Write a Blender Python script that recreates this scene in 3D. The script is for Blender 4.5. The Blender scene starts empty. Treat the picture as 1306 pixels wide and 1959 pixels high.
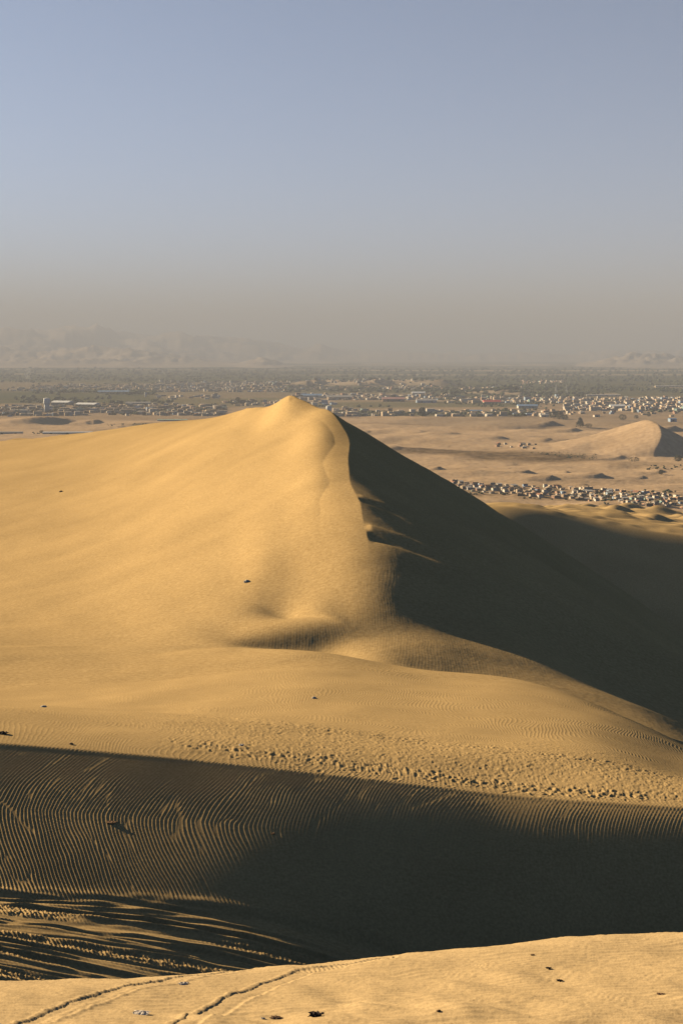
import bpy, bmesh, math, random
import numpy as np
from mathutils import Vector, Matrix

# ------------------------------------------------------------------ camera, sky, sun, exposure
S = bpy.context.scene
CAMZ = 130.0                       # the eye is 130 m above the plain
FP, YH, XC = 2600.0, 675.0, 653.0  # focal length, eye level and middle column in photo pixels
cam_d = bpy.data.cameras.new('camera')
cam = bpy.data.objects.new('camera', cam_d)
S.collection.objects.link(cam)
cam.location = (0, 0, CAMZ)
cam.rotation_euler = (math.radians(90), 0, 0)
cam_d.sensor_fit = 'VERTICAL'
cam_d.sensor_height = 36.0
cam_d.sensor_width = 24.0
cam_d.lens = 36.0 * FP / 1959.0
cam_d.shift_y = -(979.5 - YH) / 1959.0
cam_d.clip_start = 0.1
cam_d.clip_end = 90000.0
S.camera = cam

SUN_EL, SUN_AHEAD = 18.0, 32.0     # degrees; the sun stands to the left and somewhat ahead
el, ah = math.radians(SUN_EL), math.radians(SUN_AHEAD)
sdir = Vector((-math.cos(ah) * math.cos(el), math.sin(ah) * math.cos(el), math.sin(el)))
world = bpy.data.worlds.new('World')
S.world = world
world.use_nodes = True
wn = world.node_tree
wn.nodes.clear()
sky = wn.nodes.new('ShaderNodeTexSky')
sky.sky_type = 'NISHITA'
sky.sun_disc = False
sky.sun_elevation = el
sky.sun_rotation = math.atan2(sdir.x, sdir.y)
sky.altitude = 400
sky.air_density = 0.29
sky.dust_density = 0.4
sky.ozone_density = 0.2
bg = wn.nodes.new('ShaderNodeBackground')
bg.inputs['Strength'].default_value = 0.05
wo = wn.nodes.new('ShaderNodeOutputWorld')
tintn = wn.nodes.new('ShaderNodeMix'); tintn.data_type = 'RGBA'; tintn.blend_type = 'MULTIPLY'
tintn.inputs[0].default_value = 1.0; tintn.inputs[7].default_value = (0.91, 1.02, 1.01, 1)
wn.links.new(sky.outputs[0], tintn.inputs[6])
wn.links.new(tintn.outputs[2], bg.inputs[0])
wn.links.new(bg.outputs[0], wo.inputs[0])
sun_d = bpy.data.lights.new('sun', 'SUN')
sun_d.energy = 5.0
sun_d.angle = math.radians(0.5)
sun_d.color = (1.0, 0.82, 0.54)
sun = bpy.data.objects.new('sun', sun_d)
sun.rotation_euler = sdir.to_track_quat('Z', 'Y').to_euler()
sun.location = (-200, 100, 300)
S.collection.objects.link(sun)
vs = S.view_settings
vs.view_transform = 'Standard'
vs.look = 'None'
vs.exposure = 2.03
vs.gamma = 1.0
S.cycles.max_bounces = 5
S.cycles.diffuse_bounces = 0
S.cycles.volume_bounces = 1
S.cycles.transparent_max_bounces = 8
S.cycles.use_denoising = True

rs = np.random.RandomState(7)
random.seed(11)

# ------------------------------------------------------------------ small numeric tools
def natural_spline(xk, yk, x):
    """natural cubic spline; yk may be 2-D (len(xk), m); straight outside the ends"""
    xk = np.asarray(xk, float); yk = np.asarray(yk, float)
    two = yk.ndim == 2
    if not two: yk = yk[:, None]
    n = len(xk); h = np.diff(xk)
    A = np.zeros((n, n)); b = np.zeros_like(yk)
    A[0, 0] = A[-1, -1] = 1
    for i in range(1, n - 1):
        A[i, i-1] = h[i-1]; A[i, i] = 2 * (h[i-1] + h[i]); A[i, i+1] = h[i]
        b[i] = 6 * ((yk[i+1] - yk[i]) / h[i] - (yk[i] - yk[i-1]) / h[i-1])
    M = np.linalg.solve(A, b)
    x = np.asarray(x, float)
    xc = np.clip(x, xk[0], xk[-1])
    i = np.clip(np.searchsorted(xk, xc) - 1, 0, n - 2)
    t0 = (xk[i+1] - xc)[:, None]; t1 = (xc - xk[i])[:, None]; hh = h[i][:, None]
    y = (M[i] * t0**3 + M[i+1] * t1**3) / (6 * hh) + (yk[i] / hh - M[i] * hh / 6) * t0 + (yk[i+1] / hh - M[i+1] * hh / 6) * t1
    return y if two else y[:, 0]

def pchip(xk, yk, x):
    xk = np.asarray(xk, float); yk = np.asarray(yk, float); x = np.asarray(x, float)
    h = np.diff(xk); d = np.diff(yk) / h
    m = np.zeros(len(xk))
    for i in range(1, len(xk) - 1):
        if d[i-1] * d[i] > 0:
            w1 = 2 * h[i] + h[i-1]; w2 = h[i] + 2 * h[i-1]
            m[i] = (w1 + w2) / (w1 / d[i-1] + w2 / d[i])
    m[0], m[-1] = d[0], d[-1]
    xx = np.clip(x, xk[0], xk[-1])
    i = np.clip(np.searchsorted(xk, xx) - 1, 0, len(h) - 1)
    t = (xx - xk[i]) / h[i]
    return ((2*t**3 - 3*t**2 + 1) * yk[i] + (t**3 - 2*t**2 + t) * h[i] * m[i]
            + (-2*t**3 + 3*t**2) * yk[i+1] + (t**3 - t**2) * h[i] * m[i+1])

def akima(xk, yk, x):
    """smooth through the points with free slopes (keeps peaks rounded but local)"""
    xk = np.asarray(xk, float); yk = np.asarray(yk, float)
    h = np.diff(xk); d = np.diff(yk) / h
    m = np.zeros(len(xk))
    m[1:-1] = (d[:-1] * h[1:] + d[1:] * h[:-1]) / (h[1:] + h[:-1])
    m[0], m[-1] = d[0], d[-1]
    xx = np.clip(np.asarray(x, float), xk[0], xk[-1])
    i = np.clip(np.searchsorted(xk, xx) - 1, 0, len(h) - 1)
    t = (xx - xk[i]) / h[i]
    return ((2*t**3 - 3*t**2 + 1) * yk[i] + (t**3 - 2*t**2 + t) * h[i] * m[i]
            + (-2*t**3 + 3*t**2) * yk[i+1] + (t**3 - t**2) * h[i] * m[i+1])

def lin(xk, yk, x): return np.interp(x, xk, yk)
def smooth(a, b, x):
    t = np.clip((x - a) / (b - a), 0, 1); return t * t * (3 - 2 * t)
def smax(a, b, k): return 0.5 * (a + b + np.sqrt((a - b)**2 + k * k))

def fbm_tile(n, beta, seed, lo=1, hi=None):
    r = np.random.RandomState(seed)
    k = np.fft.fftfreq(n) * n
    K = np.hypot(*np.meshgrid(k, k)); K[0, 0] = 1
    f = np.fft.fft2(r.randn(n, n)) * K**(-beta)
    f[K < lo] = 0
    if hi: f *= np.exp(-(K / hi)**2)
    f[0, 0] = 0
    g = np.fft.ifft2(f).real
    return (g / g.std()).astype(np.float32)

def ripple_tile(n, lam, seed, sr=0.12, st=0.14):
    """bands with forks and ends, as wind ripples have: the phase of band-passed noise"""
    r = np.random.RandomState(seed)
    k = np.fft.fftfreq(n) * n
    KX, KY = np.meshgrid(k, k)
    K = np.hypot(KX, KY); k0 = n / lam
    th = np.arctan2(KY, KX)
    F = np.fft.fft2(r.randn(n, n)) * np.exp(-((K - k0) / (sr * k0))**2) * np.exp(-(th / st)**2)
    F[KX <= 0] = 0
    a = np.fft.ifft2(F)
    amp = np.abs(a); amp /= amp.mean()
    ph = np.angle(a)
    p2 = ph + 0.55 * np.sin(ph)                     # one flank steeper
    h = (np.exp(1.4 * np.cos(p2)) - 1.0) / 2.6
    return (h * np.clip(amp * 3.2, 0, 1)).astype(np.float32)

def sample(tile, x, y, s):
    """periodic bilinear look-up, s = metres per texel"""
    n = tile.shape[0]
    x = np.asarray(x) / s; y = np.asarray(y) / s
    x0 = np.floor(x); y0 = np.floor(y)
    fx = x - x0; fy = y - y0
    i = x0.astype(np.int64) % n; j = y0.astype(np.int64) % n
    i1 = (i + 1) % n; j1 = (j + 1) % n
    return (tile[j, i] * (1-fx) * (1-fy) + tile[j, i1] * fx * (1-fy) + tile[j1, i] * (1-fx) * fy + tile[j1, i1] * fx * fy)

FB = fbm_tile(1024, 2.0, 3, lo=2, hi=11)     # soft lumps
FR = fbm_tile(1024, 1.2, 5, lo=3, hi=55)     # rough
RP = ripple_tile(2048, 16.0, 21, sr=0.10, st=0.11)
RP2 = ripple_tile(2048, 16.0, 22, sr=0.22, st=0.42)
def fb(x, y, size, dx=0, dy=0): return sample(FB, x + dx, y + dy, size / 256.0)   # size = about the metres of a big lump
def fr(x, y, size, dx=0, dy=0): return sample(FR, x + dx, y + dy, size / 256.0)
def rip(x, y, lam, tile=None): return sample(RP if tile is None else tile, x, y, lam / 16.0)
def zy(y, D): return -(np.asarray(y, float) - YH) / FP * np.asarray(D, float)
def ux(x): return (np.asarray(x, float) - XC) / FP

# ------------------------------------------------------------------ the near dunes as one height function (z measured from eye level)
PX = [-600, 0, 200, 400, 600, 800, 1000, 1150, 1306, 1900]
def prow(D, y=None, z=None):
    D = np.full(len(PX), float(D)) if np.isscalar(D) else np.array(D, float)
    z = zy(y, D) if y is not None else (np.full(len(PX), float(z)) if np.isscalar(z) else np.array(z, float))
    return D, z
P_ROWS = [
    prow(0.0, z=-1.75), prow(5.0, z=-3.3),
    prow(11.6, z=[-5.95, -5.82, -5.79, -5.76, -5.74, -5.72, -5.70, -5.69, -5.68, -5.60]),
    prow(13.6, z=[-6.60, -6.42, -6.38, -6.34, -6.28, -6.22, -6.17, -6.14, -6.10, -5.90]),
    prow(15.5, y=[1910, 1888, 1878, 1864, 1846, 1829, 1815, 1804, 1793, 1760]),
    prow(16.6, z=[-8.2, -8.1, -8.05, -7.95, -7.9, -7.8, -7.7, -7.6, -7.5, -7.0]),
    prow(22.0, z=-11.6), prow(36.0, z=[-18.5, -19.5, -19.8, -20, -20.2, -20.5, -20.7, -21, -21.2, -22]),
    prow(43.5, z=[-19.1, -20.55, -21.25, -22.05, -22.8, -23.5, -24.1, -24.5, -24.9, -26]),
    prow([51.2, 51.2, 51.2, 51.4, 51.6, 51.8, 51.8, 51.8, 51.8, 51.8], z=[-19.8, -20.54, -20.80, -21.15, -22.0, -23.3, -24.3, -25.0, -25.6, -28]),
    'SLOPE',
    prow(60, y=[1382, 1421, 1437, 1456, 1478, 1500, 1522, 1533, 1543, 1590]),
    prow([98, 94, 90, 85, 80, 77, 75, 73, 72, 70], y=[1290, 1335, 1345, 1352, 1370, 1392, 1412, 1438, 1480, 1570]),
    prow([126, 123, 121, 118, 111, 107, 103, 96, 88, 80], y=[1215, 1262, 1255, 1245, 1250, 1281, 1305, 1352, 1425, 1570]),
    prow([138, 135, 132, 128, 120, 115, 111, 103, 95, 86], z=[-30, -30.5, -29.5, -27.9, -26.5, -27.0, -27.4, -27.8, -29.4, -35]),
    prow([165, 160, 160, 155, 150, 145, 142, 135, 128, 115], z=[-38, -40, -38, -37, -38, -41, -44, -46, -48, -56]),
    prow(400, z=-140), prow(1300, z=-160),
]
_i = P_ROWS.index('SLOPE'); _lo, _hi = P_ROWS[_i - 1], P_ROWS[_i + 1]
_bulge = np.array([0, 0.0, 0.04, 0.15, 0.38, 0.6, 0.75, 0.85, 0.9, 1.0])
P_ROWS[_i:_i + 1] = [(_lo[0] * (1 - f) + _hi[0] * f, _lo[1] * (1 - f) + _hi[1] * f + _bulge * 4 * f * (1 - f)) for f in (0.1, 0.3, 0.5, 0.7, 0.85, 0.95)]
P_D = np.array([r[0] for r in P_ROWS]); P_Z = np.array([r[1] for r in P_ROWS])

# main dune, left flank: per column the depth at chosen picture heights
M_COLS = [
    (-600, [(1300, 110), (1200, 190), (1100, 270), (1000, 340), (930, 420), (900, 500)], [(640, -52), (800, -85), (1200, -150)]),
    (0,    [(1300, 113), (1200, 147), (1100, 193), (1000, 252), (900, 338), (846, 425)], [(470, -32), (560, -50), (800, -95), (1200, -150)]),
    (200,  [(1280, 117), (1200, 138), (1100, 173), (1000, 222), (900, 296), (824, 395)], [(450, -27), (560, -48), (800, -95), (1200, -150)]),
    (400,  [(1240, 120), (1180, 132), (1100, 152), (1000, 185), (900, 230), (830, 278), (802, 325)], [(420, -24), (520, -42), (800, -95), (1200, -150)]),
    (450,  [(1238, 120), (1174, 131.5), (1100, 148), (1000, 177), (900, 218), (820, 268), (790, 305)], [(395, -22), (500, -40), (800, -95), (1200, -150)]),
    (500,  [(1252, 120.0), (1220, 122.6), (1172, 131.5), (1100, 144), (1000, 169), (900, 207), (815, 254), (778, 285)], [(370, -19), (480, -38), (800, -95), (1200, -150)]),
    (553,  [(1276, 118.6), (1250, 120.3), (1213, 122.6), (1178, 130.5), (1100, 142.3), (1000, 163), (900, 195), (815, 238), (762, 265)], [(290, -12.5), (330, -19), (430, -37), (800, -95), (1200, -150)]),
    (610,  [(1276, 118.2), (1250, 119.9), (1214, 122.2), (1174, 129), (1100, 139.6), (1000, 157.5), (900, 185), (825, 217), (785, 245)], [(265, -9.8), (290, -16), (330, -26), (430, -44), (800, -98), (1200, -150)]),
    (675,  [(1258, 117.5), (1185, 126.3), (1100, 137), (1040, 146.2), (940, 172), (850, 209), (822, 225)], [(265, -10), (290, -18), (330, -28), (430, -48), (800, -98), (1200, -150)]),
    (800,  [(1252, 117.8), (1189, 127), (1103, 137.3), (1035, 148), (935, 174), (850, 209)], [(265, -11), (290, -19), (330, -30), (430, -50), (800, -98), (1200, -150)]),
    (1100, [(1272, 117.8), (1209, 127), (1122, 137), (1050, 148), (945, 174), (855, 209)], [(265, -12), (290, -20), (330, -32), (430, -52), (800, -98), (1200, -150)]),
    (1900, [(1400, 100)], [(265, -20), (430, -60), (800, -98), (1200, -150)]),
]
CREST_Y = [106, 116, 127, 138, 147, 154, 161, 172, 182, 195, 209, 218, 230, 240, 250, 262, 275, 300, 350, 450, 700, 1300]
CREST_X = [704, 702, 694, 700, 704, 695, 689, 672, 668, 666, 668, 661, 646, 626, 602, 560, 520, 470, 400, 330, 250, 200]
S_COLS = [
    (-600, [(90, -90), (1200, -150)]),
    (500, [(90, -75), (400, -75), (600, -85), (900, -114), (1200, -140)]),
    (700, [(90, -64), (200, -68), (400, -62), (500, -64), (700, -86), (900, -110), (1200, -140)]),
    (940, [(90, -60), (250, -70), (345, -82), (405, -57), (430, -48.4), (445, -49.5), (520, -60), (700, -84), (950, -114), (1250, -140)]),
    (1100, [(90, -60), (250, -72), (345, -85), (405, -61), (430, -52.3), (450, -53.6), (520, -62), (700, -80.5), (900, -104), (1250, -140)]),
    (1306, [(90, -64), (250, -76), (350, -90), (405, -66.5), (430, -57.6), (450, -58.6), (550, -70), (750, -89.5), (1000, -120), (1250, -142)]),
    (1900, [(90, -90), (350, -105), (430, -74), (550, -84), (750, -100), (1000, -126), (1250, -142)]),
]

def tables(u, D):
    """base heights on the grid u x D (arrays), shape (len(D), len(u))"""
    nu, nd = len(u), len(D)
    # P layer: features matched row by row
    pu = ux(PX)
    Di = natural_spline(pu, P_D.T, u)         # (nu, rows)
    Zi = natural_spline(pu, P_Z.T, u)
    P = np.empty((nd, nu))
    for c in range(nu):
        P[:, c] = pchip(Di[c], Zi[c], D)
    mu = ux([c[0] for c in M_COLS]); T = []
    for x, pts, back in M_COLS:
        d = [60.0] + [p[1] for p in pts] + [b[0] for b in back]
        z = [float(zy(pts[0][0], pts[0][1])) - 3.5] + [float(zy(p[0], p[1])) for p in pts] + [b[1] for b in back]
        T.append(akima(d, z, D))
    L = natural_spline(mu, np.array(T), u).T
    su = ux([c[0] for c in S_COLS])
    Sx = natural_spline(su, np.array([akima([p[0] for p in pts], [p[1] for p in pts], D) for _, pts in S_COLS]), u).T
    # right flank hangs from the crest line
    cu = natural_spline(CREST_Y, ux(CREST_X), D)
    cu = cu + 0.0004 * np.sin(D / 5.1) * smooth(145, 155, D) * (1 - smooth(200, 215, D))
    Zc = np.empty(nd)
    for r in range(nd):
        Zc[r] = natural_spline(mu, np.array([t[r] for t in T]), np.array([cu[r]]))[0]
    X = u[None, :] * D[:, None]; Yg = np.broadcast_to(D[:, None], X.shape)
    d = X - (cu * D)[:, None]
    tanA = lin([106, 116, 124, 132, 140, 148, 186, 225, 265, 320], [0.22, 0.25, 0.33, 0.42, 0.45, 0.46, 0.53, 0.57, 0.57, 0.55], D)[:, None]
    a0 = lin([116, 146, 152, 160, 172, 188, 200, 220], [0, 0.03, 0.12, 0.13, 0.17, 0.32, 0.55, 0.56], D)[:, None]
    w = lin([106, 118, 128, 137, 148, 162, 180, 192, 205, 400], [17, 16, 12, 10.0, 7.5, 6.0, 3.5, 1.2, 0.25, 0.25], D)[:, None]
    dp = np.maximum(d, 0)
    R = Zc[:, None] - a0 * dp - (tanA - a0) * (np.sqrt(dp * dp + w * w) - w) - 0.10 * (np.sqrt(np.maximum(dp - 22, 0)**2 + 9) - 3)
    Rl = L - (tanA - 0.02) * (np.sqrt(dp * dp + w * w) - w) - 0.10 * (np.sqrt(np.maximum(dp - 22, 0)**2 + 9) - 3)
    bl = smooth(136, 150, Yg)
    wd = lin([140, 150, 160, 168, 176, 190, 205, 225, 250], [5.5, 5.0, 4.8, 4.4, 2.6, 3.6, 2.2, 2.6, 4.0], D)[:, None]
    wh = (0.17 * smooth(146, 166, D) * (1 - 0.5 * smooth(205, 260, D)))[:, None]
    wed = np.where(d > 0, wd * wh * np.exp(-dp / (5.0 + 10.0 * smooth(140, 152, Yg) * (1 - smooth(188, 205, Yg)))), wh * np.maximum(0, d + wd)) * (1 - smooth(262, 285, Yg))
    M = np.where(d > 0, R * bl + Rl * (1 - bl), L) + wed
    M = M + 0.28 * np.maximum(0, 1 - np.abs(XC + u * FP - 553) / 34.0)[None, :] * np.exp(-((Yg - 264) / 10.0)**2)
    k = (0.35 + 2.4 * (1 - smooth(-100, 560, XC + u * FP)))[None, :]
    Z = smax(P, M, k * smooth(95, 116, Yg) + 0.02)
    Z = smax(Z, Sx, 1.5 * smooth(100, 300, Yg) + 0.02)
    return Z, X, Yg, d, P, M

# ------------------------------------------------------------------ materials
def new_mat(name):
    m = bpy.data.materials.new(name); m.use_nodes = True
    nt = m.node_tree; nt.nodes.clear()
    out = nt.nodes.new('ShaderNodeOutputMaterial'); b = nt.nodes.new('ShaderNodeBsdfPrincipled')
    nt.links.new(b.outputs[0], out.inputs[0])
    b.inputs['Roughness'].default_value = 0.95
    b.inputs['Specular IOR Level'].default_value = 0.1
    return m, nt, b
def node(nt, t, **kw):
    n = nt.nodes.new(t)
    for k, v in kw.items():
        if k in n.inputs.keys(): n.inputs[k].default_value = v
        else: setattr(n, k, v)
    return n
def noise_ramp(nt, scale, c1, c2, lo=0.35, hi=0.65, detail=5.0, vec=None, squash=None):
    tc = node(nt, 'ShaderNodeTexCoord')
    mp = node(nt, 'ShaderNodeMapping')
    if squash: mp.inputs['Scale'].default_value = squash
    nt.links.new(tc.outputs['Object'], mp.inputs[0])
    n = node(nt, 'ShaderNodeTexNoise', Scale=scale, Detail=detail, Roughness=0.6)
    nt.links.new(mp.outputs[0], n.inputs['Vector'])
    r = node(nt, 'ShaderNodeValToRGB')
    r.color_ramp.elements[0].position = lo; r.color_ramp.elements[1].position = hi
    r.color_ramp.elements[0].color = (*c1, 1); r.color_ramp.elements[1].color = (*c2, 1)
    nt.links.new(n.outputs['Fac'], r.inputs[0])
    return n, r
def simple_mat(name, c, rough=0.9, var=0.15, scale=0.6, metallic=0.0):
    m, nt, b = new_mat(name)
    n, r = noise_ramp(nt, scale, [x * (1 - var) for x in c], [min(1, x * (1 + var)) for x in c])
    nt.links.new(r.outputs[0], b.inputs['Base Color'])
    b.inputs['Roughness'].default_value = rough; b.inputs['Metallic'].default_value = metallic
    return m

def sand_material(name, base, grain_scale, grain_bump, patch_scale, var=0.07):
    m, nt, b = new_mat(name)
    n1, r1 = noise_ramp(nt, patch_scale, [c * (1 - var) for c in base], [c * (1 + var) for c in base], 0.3, 0.7)
    n2, r2 = noise_ramp(nt, grain_scale, (0.80, 0.78, 0.75), (1.2, 1.22, 1.25), 0.25, 0.75, detail=2.0)
    mx = node(nt, 'ShaderNodeMix', data_type='RGBA', blend_type='MULTIPLY')
    mx.inputs[0].default_value = 1.0
    nt.links.new(r1.outputs[0], mx.inputs[6]); nt.links.new(r2.outputs[0], mx.inputs[7])
    nt.links.new(mx.outputs[2], b.inputs['Base Color'])
    bp = node(nt, 'ShaderNodeBump', Strength=0.5, Distance=grain_bump)
    nt.links.new(n2.outputs['Fac'], bp.inputs['Height']); nt.links.new(bp.outputs[0], b.inputs['Normal'])
    b.inputs['Roughness'].default_value = 1.0
    b.inputs['Specular IOR Level'].default_value = 0.0
    return m
SAND = (0.368, 0.247, 0.112)
sand_fg = sand_material('sand_close', (0.40, 0.28, 0.145), 60.0, 0.002, 1.3)
sand_mid = sand_material('sand_mid', SAND, 9.0, 0.006, 0.25)
sand_far = sand_material('sand_main', SAND, 3.0, 0.012, 0.05, 0.10)

# ------------------------------------------------------------------ mesh helpers
COL = S.collection
def grid_mesh(name, V, mat, kind='structure', attr=None):
    """V: (rows, cols, 3)"""
    nr, nc = V.shape[:2]
    idx = np.arange(nr * nc, dtype=np.int32).reshape(nr, nc)
    q = np.stack([idx[:-1, :-1], idx[:-1, 1:], idx[1:, 1:], idx[1:, :-1]], -1).reshape(-1)
    me = bpy.data.meshes.new(name)
    me.vertices.add(nr * nc); me.vertices.foreach_set('co', V.astype(np.float32).reshape(-1))
    nq = len(q) // 4
    me.loops.add(len(q)); me.loops.foreach_set('vertex_index', q)
    me.polygons.add(nq); me.polygons.foreach_set('loop_start', np.arange(nq, dtype=np.int32) * 4)
    me.polygons.foreach_set('loop_total', np.full(nq, 4, dtype=np.int32))
    me.polygons.foreach_set('use_smooth', np.ones(nq, dtype=bool))
    me.update(calc_edges=True)
    if attr is not None:
        ca = me.color_attributes.new('tint', 'FLOAT_COLOR', 'POINT')
        a = np.ones((nr * nc, 4), np.float32); a[:, :3] = attr.reshape(-1, 3)
        ca.data.foreach_set('color', a.reshape(-1))
    me.materials.append(mat)
    o = bpy.data.objects.new(name, me); COL.objects.link(o)
    o['kind'] = kind
    return o

# ------------------------------------------------------------------ near dunes
def steps(*seg):
    a = []
    for lo, hi, st in seg:
        a.append(np.arange(lo, hi - 1e-6, st))
    return np.concatenate(a)
Q = 1.0
DD = steps((0, 11, .5), (11, 11.3, .1), (11.3, 16.2, .027*Q), (16.2, 17.2, .1), (17.2, 26, .4), (26, 42.4, .4), (42.4, 50, .075*Q), (50, 61, .055*Q),
           (61, 96, .15*Q), (96, 124, .2*Q), (124, 175, .38*Q), (175, 290, .8*Q), (290, 500, 2.0), (500, 800, 5.0), (800, 1280, 12))
uin = np.arange(-0.262, 0.262, 1.2 * Q / FP)
uo = 0.262 + 0.6 * (np.linspace(0.0, 1, 70)[1:])**1.6
UU = np.concatenate([-uo[::-1], uin, uo])
Z, X, Y, dC, PL, ML = tables(UU, DD)
Ucol = XC + UU * FP                       # picture column of each grid column
rowD = lambda i: natural_spline(ux(PX), P_D[i], UU)
D_lip, D_sh, D_up, D_edge = rowD(9), rowD(16), rowD(17), rowD(18)
Yr = DD[:, None]
def band(a, b, c, d, v): return smooth(a, b, v) * (1 - smooth(c, d, v))

H = np.zeros_like(Z)
# foreground: soft low undulations and fine ripples running across
f = (1 - smooth(16.0, 17.5, Yr))
if True:
    r = DD < 18
    x, y = X[r], Y[r]
    h = 0.0065 * rip(y + 0.10 * x + 0.04 * fb(x, y, 0.9), x * 0.3, 0.10, RP2)
    h += 0.018 * fb(x * 1.0 + 0.6 * y, y * 0.8, 0.55) * (0.4 + 0.6 * smooth(-0.3, 0.8, fb(x, y, 4.0, 3, 9)))
    h += 0.03 * fb(x, y, 3.2, 7, 2) + 0.0007 * fr(x, y, 0.2)
    H[r] += h * f[r]
# valley floor and the dark slope: long crested ripples
r = (DD > 30) & (DD < 62)
x, y = X[r], Y[r]
q = 0.36 * np.maximum(0, 56.0 - y)**1.15 + 0.06 * np.maximum(0, y - 55.0)**2.0
wig = 0.14 * fb(x, y, 8.0, 11, 4) + 0.02 * fb(x, y, 1.6, 1, 8)
t_sh = smooth(-1.5, 1.5, y - D_sh[None, :])
rv = rip(x - q * 1.0 + wig, y * 0.42, 0.16)
A = (0.0185 - 0.008 * smooth(550, 900, Ucol))[None, :] * smooth(42, 44, y) * (1 - t_sh) * (0.8 + 0.25 * fb(x, y, 6, 5, 5))
tr = 1 - smooth(-0.2, 0.5, y - D_lip[None, :] - 0.25 + 0.1 * fb(x, y, 2.0))      # the driven part of the floor
Hh = A * rv * (1 - 0.8 * tr)
# wheel ruts on the floor
ru = np.zeros_like(x)
rr = np.random.RandomState(4)
for k in range(46):
    yc = 43.0 + 8.4 * (k + rr.uniform(-.4, .4)) / 46.0
    sl = rr.uniform(-0.055, -0.005); bend = rr.uniform(-.004, .004)
    wd = rr.uniform(.05, .12); dp = rr.uniform(.03, .09)
    ph = rr.uniform(0, 9)
    s = y - (yc + sl * x + bend * x * x + 0.05 * np.sin(x / 3.1 + ph))
    fade = smooth(-0.6, 0.5, np.sin(x / rr.uniform(6, 14) + ph))
    ru += fade * dp * (-np.exp(-(s / wd)**2) + 0.75 * np.exp(-((np.abs(s) - 1.9 * wd) / (0.7 * wd))**2))
Hh += tr * (ru + 0.022 * fb(x * 0.12, y, 1.0, 3, 3) + 0.014 * fb(x * .3, y, .45))
strip = smooth(-0.1, 0.6, fb(x * 0.07, y, 1.3, 21, 14))
Hh += tr * 0.026 * strip * (rv + 0.6 * fr(x, y, .5))
# lip between slope and driven floor
Hh += 0.10 * np.exp(-((y - D_lip[None, :] - 0.35) / 0.3)**2) * smooth(42, 44, y) * (1 - smooth(2, 9, x))
H[r] += Hh
# shelf above the slope
r = (DD > 54) & (DD < 136)
x, y = X[r], Y[r]
t = (y - D_sh[None, :]) / (D_up - D_sh)[None, :]
on = smooth(-1.5, 1.5, y - D_sh[None, :]) * smooth(-0.15, 0.15, PL[r] - ML[r])
wig = 0.4 * fb(x, y, 7.0, 2, 6) + 0.05 * fb(x, y, 1.8)
fine = rip(x + 0.10 * (y - 60) + wig, y * 0.45, 0.2)
tramp = band(0.0, 0.2, 0.6, 1.1, t + 0.1 * fb(x, y, 5.0)) * smooth(60, 480, Ucol)[None, :]
shelf = 0.0100 * fine * (1 - 0.75 * tramp) * (1 - 0.4 * smooth(76, 110, y)) * (0.45 + 0.55 * smooth(0, 500, Ucol)[None, :])
tread = fr(x, y * 0.8, 0.9, 4, 1)
tread2 = rip(x + 0.3 * fb(x, y, 1.2), y * 0.75, 0.42, RP2)
shelf += tramp * (0.006 * tread + 0.010 * tread2)
for c0, wdt, amp in ((0.10, 0.06, 0.012), (0.66, 0.06, 0.012)):
    ln = np.exp(-((t - c0 - 0.02 * fb(x, y, 4.0, 9, 9)) / wdt)**2) * smooth(230, 430, Ucol)[None, :]
    shelf += ln * amp * fr(x, y, 0.95, 8, 3)
H[r] += on * shelf + on * 0.05 * fb(x, y, 9.0, 30, 12) * smooth(58, 64, y)
# main dune: faint texture on the windward flank, ripples and slumps beside the crest
r = (DD > 106) & (DD < 300)
x, y = X[r], Y[r]; d = dC[r]
onm = smooth(-0.2, 0.2, ML[r] - PL[r])
left = 1 - smooth(-3.0, 3.0, d)
rip2 = rip(x + 0.25 * fb(x, y, 9.0, 3, 3), y * 0.3, 0.26)
lowl = 1 - smooth(124, 146, y)
Hm = 0.0036 * rip2 * (left * (0.15 + 0.9 * lowl) + (1 - left) * (1 - 0.6 * smooth(10, 22, d))) * (1 - smooth(200, 240, y))
Hm += 0.025 * fb(x * 0.7 + 0.3 * y, y * 0.16 - 0.1 * x, 5.0, 40, 12) + 0.05 * fb(x, y, 14.0, 8, 1) + 0.003 * fr(x, y, 2.5, 5, 5)
# notches and small spurs on the lee side
for yy, a, wy in ((203, .25, 1.6), (164, .25, 1.2), (148.5, .5, 1.4)):
    s = y - yy + 0.35 * np.maximum(d, 0)
    Hm += -a * np.exp(-(s / wy)**2) * band(-0.1, 0.8, 4.0, 12.0, d) + 0.6 * a * np.exp(-((s - 1.9 * wy) / wy)**2) * band(-0.1, 0.8, 3.0, 11.0, d)
Hm += 0.05 * fb(x * 0.5, y * 0.5 + 0.35 * x, 3.0, 1, 1) * smooth(0, 4, d) * smooth(140, 150, y)
# broad swells on the lee slope
Hm += 0.7 * fb(x, y + 0.6 * x, 40.0, 7, 7) * smooth(8, 30, d)
H[r] += onm * Hm
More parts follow.
